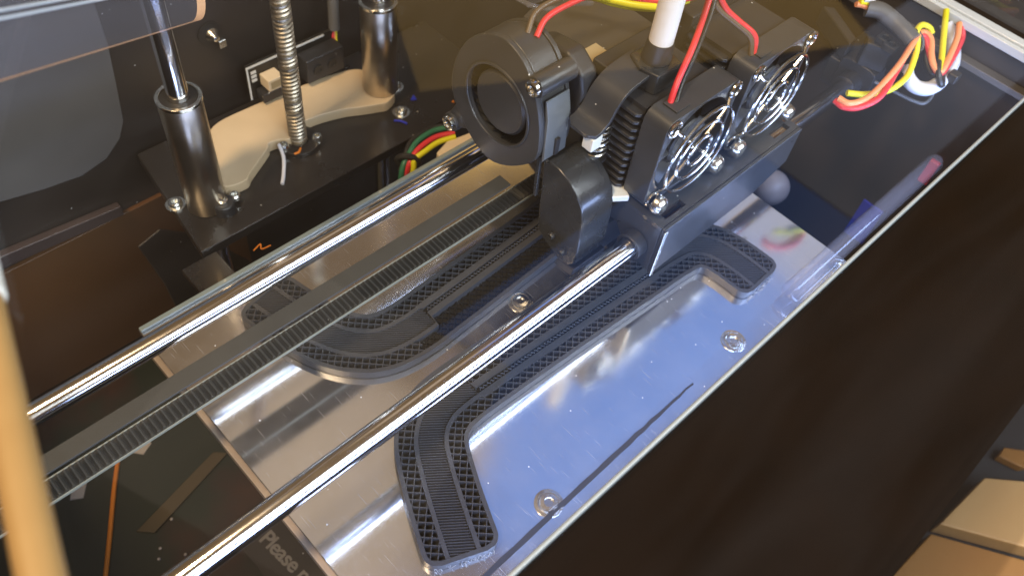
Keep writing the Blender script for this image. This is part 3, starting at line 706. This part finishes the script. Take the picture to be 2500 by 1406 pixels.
# finned heat sinks behind the fans
for hx in (149.0, 196.0):
    hs = obj('heat_sink', MB().box(hx+3, hx+36, -85.6, -67, 46, 82), 'plastic', ph)
    for k in range(11):
        z = 46.3+k*3.25; e = [(hx+1.4+1.4*math.cos(a), -76.2+9.4*math.sin(a)) for a in [math.pi/2+math.pi*j/8 for j in range(9)]]
        obj('fin', MB().prism([(hx+38, -66.8), *[(hx+1.0-.9*math.cos(b), -76.2-9.4*math.cos(b+math.pi)) for b in ()], (hx+1.2, -66.8), (hx-.2, -68.2), (hx-.2, -84.2), (hx+1.2, -85.6), (hx+38, -85.6)], 2, z, z+1.5), 'plastic', hs, bevel=.5)
obj('insulator', MB().prism([(143.5,-86),(150,-90.5),(153,-84.6),(147,-77)], 2, 43.3, 46), 'whiteblock', ph, bevel=.4)
# stepper motors
for mx in (152, 198):
    mo = obj('motor', MB().prism(rrect(mx+19, -44, 19, 20, 3, 32), 2, 43.2, 80), 'plastic', ph, bevel=.5)
    obj('motor_cap', MB().prism(rrect(mx+19, -44, 18.2, 19.2, 3, 32), 2, 80.1, 82), 'sheet', mo, bevel=.5)
obj('label_sticker', MB().prism([(154.5,-52.5),(152.6,-60),(163.0,-59.8),(163.0,-52.5)], 2, 82.1, 82.5), 'label', ph)
obj('extruder_block', MB().box(152.5, 188, -66.6, -60, 60, 86), 'plastic', ph, bevel=.8)
obj('extruder_block', MB().box(199, 234, -66.6, -60, 60, 86), 'plastic', ph, bevel=.8)
# bent lever arm with its spring
prof = cr([(134, 73.5, 0), (138.5, 74.2, 0), (142, 77, 0), (145, 82.5, 0), (149, 86, 0), (155, 87.6, 0), (163, 88.4, 0)], 6)
mb = MB(); n = len(prof)
for i, p in enumerate(prof):
    q = (prof[min(i+1, n-1)]-prof[max(i-1, 0)]).normalized(); nn = Vector((-q.y, q.x, 0))*.8
    wy = 6.2 if i > 3 else 3.2+i
    mb.v += [(p.x+nn.x, -73.6-wy, p.y+nn.y), (p.x+nn.x, -73.6+wy, p.y+nn.y), (p.x-nn.x, -73.6-wy, p.y-nn.y), (p.x-nn.x, -73.6+wy, p.y-nn.y)]
for i in range(n-1):
    a, b = 4*i, 4*(i+1); mb.f += [(a, a+1, b+1, b), (a+2, b+2, b+3, a+3), (a, b, b+2, a+2), (a+1, a+3, b+3, b+1)]
mb.f += [(0, 2, 3, 1), (4*n-4, 4*n-3, 4*n-1, 4*n-2)]
lev = obj('lever', mb, 'sheet', ph, bevel=.25); lev['label'] = 'bent black metal lever over a small coil spring'
coil = [(146.5+3.6*math.cos(2*math.pi*k/16), -73.5+3.6*math.sin(2*math.pi*k/16), 56.5+2.5*k/16) for k in range(int(16*6.0))]
obj('spring', MB().tube(coil, .62, 8), 'springm', ph, smooth=True)
obj('spring_seat', MB().lathe([(4.6, 0), (4.6, 1.0), (2.4, 1.2), (2.2, 14)], (146.5, -73.5, 55), 2, 24), 'plastic', ph, smooth=True)
obj('lever_stop', MB().box(135.5, 140.5, -79.5, -75, 67, 72.6), 'cap', ph, bevel=.5)
# filament guide tube
ft = obj('tube_holder', MB().prism([(158.5,-83),(170.5,-83.5),(172.5,-76),(170,-69),(160,-69),(157,-76)], 2, 82, 90), 'ductmat', ph, bevel=.7)
obj('collar', MB().lathe([(5.2, 0), (4.6, 6), (4.4, 7)], (165.2, -76, 90.1), 2, 28), 'plastic', ft, smooth=True)
obj('filament_tube', MB().tube(cr([(165.2, -76, 95), (165.4, -75.6, 112), (166, -74.6, 130), (167, -73, 146)], 6), 4.1, 24), 'ptfe', ph, smooth=True)

# blower
bl = [(-22.5,66),(-24,76),(-29,86.5),(-36.5,93.5),(-45,97),(-53,95),(-59,89.5),(-63,82),(-65.5,74),(-66.5,66),(-65.6,60),(-61.5,54.5),(-54,48),(-45,44),(-36,46.5),(-28.5,53),(-24,59.5)]
blp = [(p.x, p.y) for p in cr([(y, z, 0) for y, z in bl], 4, True)]
bc = (-45.6, 70.3)
def shrink(poly, c, k): return [(c[0]+(y-c[0])*k, c[1]+(z-c[1])*k) for y, z in poly]
NB = len(blp)
hole = []
for (y, z) in blp:
    a = math.atan2(z-bc[1], y-bc[0]); hole.append((bc[0]+15.0*math.cos(a), bc[1]+15.0*math.sin(a)))
bw = obj('blower', MB().ring(blp, hole, 0, 124, 126.2), 'fanplastic', ph, bevel=.5); bw['label'] = 'round black blower with a dark hub in its inlet'
obj('volute', MB().ring(shrink(blp, bc, .985), [(bc[0]+17.5*math.cos(math.atan2(z-bc[1], y-bc[0])), bc[1]+17.5*math.sin(math.atan2(z-bc[1], y-bc[0]))) for y, z in blp], 0, 126.3, 137.4), 'fanplastic', bw, bevel=.6)
obj('back_cover', MB().prism(shrink(blp, bc, .99), 0, 137.6, 139.4), 'fanplastic', bw, bevel=.4)
obj('inlet_lip', MB().tube([(123.9, bc[0]+15.1*math.cos(2*math.pi*k/48), bc[1]+15.1*math.sin(2*math.pi*k/48)) for k in range(48)], .55, 8, True), 'fanplastic', bw, smooth=True)
obj('impeller_hub', MB().lathe([(11.4, 0), (11.9, .8), (11.9, 11.0), (11.0, 11.9), (.1, 12.1)], (137, *bc), (-1, 0, 0), 40), 'fanplastic', bw, smooth=True)
for k in range(26):
    a = 2*math.pi*k/26; c, s_ = math.cos(a), math.sin(a); c2, s2 = math.cos(a+.14), math.sin(a+.14)
    obj('impeller_blade', MB().add([(137, bc[0]+14.6*c, bc[1]+14.6*s_), (127.5, bc[0]+14.6*c, bc[1]+14.6*s_), (127.5, bc[0]+16.9*c2, bc[1]+16.9*s2), (137, bc[0]+16.9*c2, bc[1]+16.9*s2)], [(0,1,2,3)]), 'plastic', bw)
for (y, z, x1) in ((-61.2, 88.6, 140), (-23.6, 46.8, 138)):
    po = obj('post', MB().lathe([(3.6, 0), (3.7, .3), (3.7, x1-124), (3.5, x1-123.8)], (123.6, y, z), 0, 28), 'fanplastic', bw, smooth=True)
    screw(po, (123.5, y, z), (-1, 0, 0), 3.0, 1.8, 'screw', 'steel')
obj('post_web', MB().prism([(-34,50),(-26,58),(-21.5,49.5),(-25,45.5)], 0, 124.6, 136), 'fanplastic', bw, bevel=.4)
obj('lit_outlet_panel', MB().prism([(-66.6,58),(-67.6,60),(-67.0,68),(-66.4,77),(-64.6,83.5),(-63.8,83.2),(-65.2,76),(-65.9,66)], 0, 126.6, 137.2), 'outletlit', bw, bevel=.3)  # added lighter strip imitating light on the blower side
obj('latch', MB().box(131, 133, -68.2, -67.2, 60, 67), 'plastic', bw, bevel=.2)
bk = obj('blower_mount', MB().prism([(-62,62),(-66.5,66),(-67.5,80),(-65.5,87),(-58,92),(-46,90),(-40,86),(-40,62)], 0, 141, 149), 'plastic', ph, bevel=1.6)
obj('mount_rib', MB().box(144, 145, -68.2, -67.4, 68, 82), 'plastic', bk, bevel=.2)
# air duct under the blower: curved profile
dp = [(-65.5,56.8),(-68.9,58.5),(-73,58.4),(-78,56.6),(-82.5,53.4),(-85.6,49.5),(-87.3,44),(-87.9,36),(-88.2,27),(-88,21),(-85.5,18),(-80,17.4),(-73,20.5),(-68.6,24),(-67.4,33),(-66.8,42)]
du = obj('air_duct', MB().prism([(y, z) for y, z in dp], 0, 129, 145.5), 'ductmat', ph, bevel=.8); du['label'] = 'curved black air duct under the blower'
obj('duct_flange', MB().prism([(-64.6,40),(-63.6,58),(-66,59.4),(-68.4,58.9),(-65.2,57.4),(-66.0,40)], 0, 127.6, 128.9), 'ductmat', du, bevel=.2)
obj('duct_outlet', MB().prism([(-88.4,14),(-88.6,18),(-80,17.2),(-79,13)], 0, 129.2, 147), 'plastic', du, bevel=.6)
for (y, z) in ((-76, 27), (-82, 23)): screw(du, (128.9, y, z), (-1, 0, 0), 1.5, 1.6, 'screw', 'plastic')
obj('nozzle_block', MB().box(146, 182, -84, -64, 8, 24), 'plastic', ph, bevel=.8)
obj('nozzle', MB().lathe([(.8, 0), (3.4, 4), (3.4, 8)], (165, -76, 4.5), 2, 20), 'copper_and_glint', ph, smooth=True)
for y in (-48, -30.5): obj('carriage_bearing', MB().box(152, 234, y-8, y+8, 20, 40.8) if y > -40 else MB().box(152, 234, -60, -42, 30, 40.8), 'plastic', ph, bevel=1)
# white gauze-like clear tabs on the back of the head
obj('clear_tab', MB().box(158, 178, -24, -23, 82, 91), 'flap', ph, bevel=.2)
obj('clear_tab', MB().prism([(74,206),(74,254),(100,254),(106,240),(106,206)], 1, -21, -19.8), 'flap', ph, bevel=.2)

# head wires
hw_ = thing('fan_wires', 'red and brown wire pairs rising from the blower and the two caged fans', 'wires', (180, -70, 84))
obj('wire', MB().tube(cr([(134, -50, 96), (140, -48, 99.5), (150, -48.5, 101), (165, -51, 102), (178, -58, 104), (192, -66, 110)], 8), 1.0, 10), 'red', hw_, smooth=True)
obj('wire', MB().tube(cr([(133, -47, 96), (139, -44.5, 100.5), (150, -46, 102.5), (165, -49.5, 103), (179, -57, 106), (194, -65, 113)], 8), .95, 10), 'brownw', hw_, smooth=True)
obj('wire', MB().tube(cr([(158, -90, 83.5), (162, -88, 90), (172, -84, 96), (183, -78.5, 101), (190, -74.5, 108), (194, -72, 118)], 8), 1.1, 10), 'red', hw_, smooth=True)
obj('wire', MB().tube(cr([(159.8, -91, 83.5), (165, -88, 88), (175, -84, 94), (186, -79, 100), (192, -75, 107)], 8), 1.0, 10), 'blackw', hw_, smooth=True)
obj('wire', MB().tube(cr([(203, -91, 84), (203, -89, 90), (198, -84, 95), (193, -80, 100), (190, -76, 107), (188, -72, 116)], 8), 1.1, 10), 'red', hw_, smooth=True)
obj('wire', MB().tube(cr([(201.5, -91, 84), (201, -88.5, 90), (196, -83.5, 95), (190.5, -79, 100), (187, -74, 107)], 8), 1.0, 10), 'brownw', hw_, smooth=True)
fw = thing('motor_wires', 'yellow and red wires crossing behind the white filament tube', 'wires', (175, -55, 95))
obj('wire', MB().tube(cr([(158,-34,95),(165.2,-44.3,96.0),(168.6,-52.3,97.0),(172.2,-59.9,98.0),(177.5,-66.0,99.0),(186.0,-69.3,100.0)], 8), 1.4, 10), 'yellow', fw, smooth=True)
obj('wire', MB().tube(cr([(160,-34,94),(166.5,-43,94.5),(170,-51.5,95.0),(174,-59,96.0),(179.5,-64.5,97.0),(188.0,-67.5,98.0)], 8), 1.3, 10), 'yellow', fw, smooth=True)
obj('wire', MB().tube(cr([(166,-48,100),(171.1,-56.6,100.0),(175.1,-62.2,100.0),(179.3,-67.4,101.0),(187.4,-71.1,102.0)], 8), 1.2, 10), 'red', fw, smooth=True)
tag(obj('clear_clip', MB().tube(cr([(140,-20,96),(147.8,-26.9,92.0),(149.2,-33.5,92.0),(157.3,-37.7,90.0),(164.0,-39.0,90.0),(172,-41,88)], 6), .9, 8), 'frost', smooth=True), 'thin clear plastic strip behind the round blower', 'plastic strip')

# ================================================================== wiring loom on the right
lm = thing('wiring_loom', 'red orange and yellow wires with a white sleeve looping at the right wall', 'wires', (300, -110, 30))
def Q(px):                                                  # points on the loom in millimetres
    return cr(px, 8)
WR = 1.3
obj('wire', MB().tube(Q([(260.7,-107.3,44.0),(260.3,-112.0,44.0),(264.6,-116.7,45.0),(275.2,-119.1,47.0),(291.8,-115.6,50.0),(304.8,-112.3,54.0),(310.3,-111.7,56.0),(313.1,-113.7,56.0),(311.0,-118.6,53.0),(307.9,-124.4,50.0),(309.4,-128.1,48.0),(317.9,-127.1,50.0),(331.0,-123.7,53.0),(333.5,-120.5,57.0)]), WR, 12), 'red', lm, smooth=True)
obj('wire', MB().tube(Q([(260.5,-108.2,46.0),(261.7,-113.1,46.0),(270.2,-116.2,47.0),(284.9,-115.7,50.0),(296.1,-114.4,53.0),(307.1,-112.1,56.0),(313.7,-111.6,57.0),(314.5,-115.7,56.0),(309.3,-120.7,53.0),(307.0,-124.3,51.0),(307.0,-128.0,50.0),(313.4,-126.8,52.0),(326.6,-122.6,55.0),(332.4,-118.9,58.0)]), WR, 12), 'orange', lm, smooth=True)
obj('wire', MB().tube(Q([(269.2,-107.9,44.0),(274.7,-113.0,44.0),(284.8,-117.9,44.0),(294.6,-119.6,47.0),(303.5,-116.7,51.0),(308.5,-113.2,55.0),(310.3,-110.1,58.0),(314.8,-109.5,59.0),(317.7,-112.0,58.0),(318.5,-114.1,56.0)]), WR, 12), 'yellow', lm, smooth=True)
obj('wire', MB().tube(Q([(306.8,-127.9,50.0),(313.5,-124.0,52.0),(321.0,-118.5,56.0),(331.0,-111.5,61.0)]), WR, 12), 'yellow', lm, smooth=True)
obj('wire', MB().tube(Q([(320.2,-113.7,55.0),(315.7,-115.3,52.0),(311.8,-119.7,48.0),(309.7,-124.6,46.0),(312.0,-127.6,46.0)]), WR, 12), 'blackw', lm, smooth=True)
obj('wire', MB().tube(Q([(273.9,-112.4,42.0),(288.7,-117.6,42.0),(300.0,-116.6,45.0),(308.4,-113.6,50.0),(312.1,-111.7,54.0)]), WR, 12), 'blackw', lm, smooth=True)
obj('sleeve', MB().tube(Q([(303.3,-115.5,46.0),(300.7,-118.9,44.0),(301.2,-123.6,42.0),(304.5,-127.8,42.0),(310.7,-129.2,43.0),(318.0,-128.3,44.0),(325.2,-126.6,46.0),(331.0,-120.9,50.0),(332.8,-114.0,55.0)]), 3.0, 16), 'sleeve', lm, smooth=True)
obj('cable_tie', MB().tube([(309+3.6*math.cos(a), -128+3.0*math.sin(a)+1.5*math.cos(a), 48+3.6*math.sin(a)) for a in [2*math.pi*k/18 for k in range(18)]], 1.3, 8, True), 'blackw', lm, smooth=True)
obj('tie_head', MB().box(312.5, 317.5, -134.5, -130, 44, 48.5), 'blackw', lm, bevel=.8)
obj('cable_tie', MB().tube([(308+3.6*math.cos(a), -112+3.2*math.sin(a)-1.4*math.cos(a), 55.2+3.2*math.sin(a)) for a in [2*math.pi*k/18 for k in range(18)]], 1.3, 8, True), 'blackw', lm, smooth=True)
gs = thing('grey_loom', 'dark grey sleeved cable with coloured ends above the black clip on the right', 'cable', (310, -90, 40))
obj('sheath', MB().tube(Q([(303.2,-88.2,60.0),(306.5,-93.4,60.0),(308.2,-100.6,58.0),(307.1,-106.9,57.0),(306.3,-111.5,56.0)]), 3.6, 16), 'greysleeve', gs, smooth=True)
for k, mt_ in enumerate(('orange', 'yellow', 'sleeve')):
    obj('lead', MB().tube(Q([(304+k*.9,-89-k*.3,60+k*1.1),(301.5+k,-86.5-k*.4,61+k*1.1),(299+k*1.2,-84.8-k*.6,61.5+k*1.1)]), 1.2, 10), mt_, gs, smooth=True)
clip = thing('wire_clip', 'small black clip with open loops between the rod end and the grey cable', 'clip', (305, -95, 38))
obj('clip_body', MB().prism([(298,-97),(303,-94),(306,-101),(302,-108)], 2, 38, 50), 'plastic', clip, bevel=.8)
for (x, y) in ((303.5, -101.5), (301.5, -106)):
    obj('clip_loop', MB().ring(rrect(x, y, 3.0, 3.0, .8, 24), circle(x, y, 1.7, 24), 2, 50.2, 53), 'plastic', clip, bevel=.3)
tr = tag(obj('trimmed_tie', MB().tube(Q([(300.8,-107.3,34.0),(305.3,-116.3,32.0),(308.1,-123.7,31.0),(310.8,-128.4,31.0),(315.5,-128.8,33.0),(316.8,-126.9,38.0)]), .8, 8), 'greysleeve', smooth=True), 'long grey cable tie tail below the white sleeve', 'cable tie')

# ================================================================== clear hood over everything
hd = thing('clear_hood', 'clear acrylic hood standing on the case rim over the whole machine', 'hood', (115, -60, 61))
obj('top_pane', MB().box(-110, 346, -225, 107, 150, 152.5), 'lid', hd)
obj('front_pane', MB().box(-110, 346, -225, -222.5, 61, 149.8), 'clear', hd)
obj('right_pane', MB().box(343.5, 346, -222.3, 107, 62, 149.8), 'clear', hd)
obj('left_pane', MB().box(-110, -107.5, -222.3, 107, 62, 149.8), 'clear', hd)
# clear flap hanging inside, rounded corner, light along its edge painted amber
d1 = Vector((.67, .57, -.48)).normalized(); P0 = Vector((61.5, 28, 87.7))
up0 = Vector((-.05, .32, .95)); d2 = (up0-d1*up0.dot(d1)).normalized(); d3 = d1.cross(d2)
def flap_pts(th):
    out = []
    L_, Hh, r = 150, 46, 9
    c = [(-L_, 0), (-r, 0)]+[(-r+r*math.sin(a), r-r*math.cos(a)) for a in [math.pi/2*k/8 for k in range(1, 8)]]+[(0, r), (0, Hh), (-L_, Hh)]
    return [P0+d1*u+d2*v+d3*th for u, v in c]
fp = thing('acrylic_flap', 'clear acrylic flap with rounded corner and amber edge before a vertical rod', 'acrylic sheet', (30, 0, 110))
a, b = flap_pts(0), flap_pts(2.8); n = len(a)
obj('sheet', MB().add([tuple(p) for p in a+b], [tuple(range(n)), tuple(reversed(range(n, 2*n)))]), 'flap', fp)
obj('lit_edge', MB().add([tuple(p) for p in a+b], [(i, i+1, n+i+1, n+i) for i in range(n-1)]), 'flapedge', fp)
for v_ in (11.2, 12.7):
    q0 = P0+d1*-150+d2*v_+d3*3.4; q1 = P0+d1*-38+d2*v_+d3*3.4
    obj('hinge_bar', MB().tube([q0, (q0+q1)/2, q1], .42, 8), 'rimcool', fp, smooth=True)
# tan stick with a white cap lying on the hood, close to the lens
sk = thing('wooden_stick', 'tan wooden stick with a white cap lying on top of the clear hood', 'stick', (-40, -120, 152.6))
sd = (Vector((-47.6, -139, 155.6))-Vector((-35.5, -96, 155.6))).normalized(); s0 = Vector((-36.6, -97, 155.6))
obj('rod', MB().tube([s0, s0+sd*40, s0+sd*78], 2.7, 20), 'tan', sk, smooth=True)
obj('cap', MB().lathe([(2.6, 0), (3.1, .6), (3.1, 34), (2.6, 34.6)], s0+sd*2, tuple(-sd), 24), 'cap', sk, smooth=True)

# ================================================================== things lying on the printer floor
FZ = -139.9
scrap('filament_strand', [(-21, 47, FZ+.9), (-33, 30, FZ+.9), (-46, 10, FZ+.9), (-62, -14, FZ+.9)], 1.1, 'filament', 'orange filament strand lying on the dark floor below the belt', 'filament')
tag(obj('ochre_strip', MB().prism([(12,16),(17,11),(-30,-2),(-36,4)], 2, FZ, FZ+1.2), 'ochre', bevel=.2), 'dull ochre strip on the dark floor left of the metal bed', 'strip')
tag(obj('paper_scrap', MB().prism([(-16,48),(-8,47),(-8,40),(-14,37),(-18,42)], 2, FZ, FZ+.6), 'paper'), 'torn white scrap on the floor beside the orange filament strand', 'scrap')
tag(obj('paper_scrap', MB().prism([(-45,47),(-39,44),(-46,35),(-51,38)], 2, FZ, FZ+.6), 'paper'), 'square white scrap on the floor by the tan stick', 'scrap')
for k, (x, y) in enumerate(((-21, -1), (-17, 3), (-32, -10), (-35, -14), (-25, -20))):
    tag(obj('crumb', MB().lathe([(.2, 0), (.8, .4), (.65, .9), (.15, 1.1)], (x, y, FZ), 2, 7), 'paper'), 'white crumb on the dark floor '+('touching the middle of the ochre strip', 'beside the ochre strip towards the metal bed', 'off the lower end of the ochre strip', 'between the ochre strip and the orange strand', 'farthest from the ochre strip')[k], 'crumb', 'white crumbs on the printer floor')
tx = bpy.data.curves.new('warning_text', 'FONT'); tx.body = "Please n"; tx.size = 10.2*MM; tx.extrude = .0001; tx.offset = .00022; tx.space_character = .93
to = bpy.data.objects.new('tmp_text', tx); COL.objects.link(to)
bpy.context.view_layer.update()
me = bpy.data.meshes.new_from_object(to.evaluated_get(bpy.context.evaluated_depsgraph_get())); bpy.data.objects.remove(to)
wl = thing('warning_label', 'black floor label reading Please beside the metal bed edge', 'label', (12, -60, FZ))
obj('label_sheet', MB().box(-4, 30, -110, -26, FZ, FZ+.4), 'casein', wl)
lt2 = bpy.data.objects.new('lettering', me); COL.objects.link(lt2); me.materials.clear(); me.materials.append(M['textink'])
lt2.parent = wl; lt2.location = Vector((3.5, -36, FZ+.7))*MM-wl.location; lt2.rotation_euler = (0, 0, math.radians(-84))
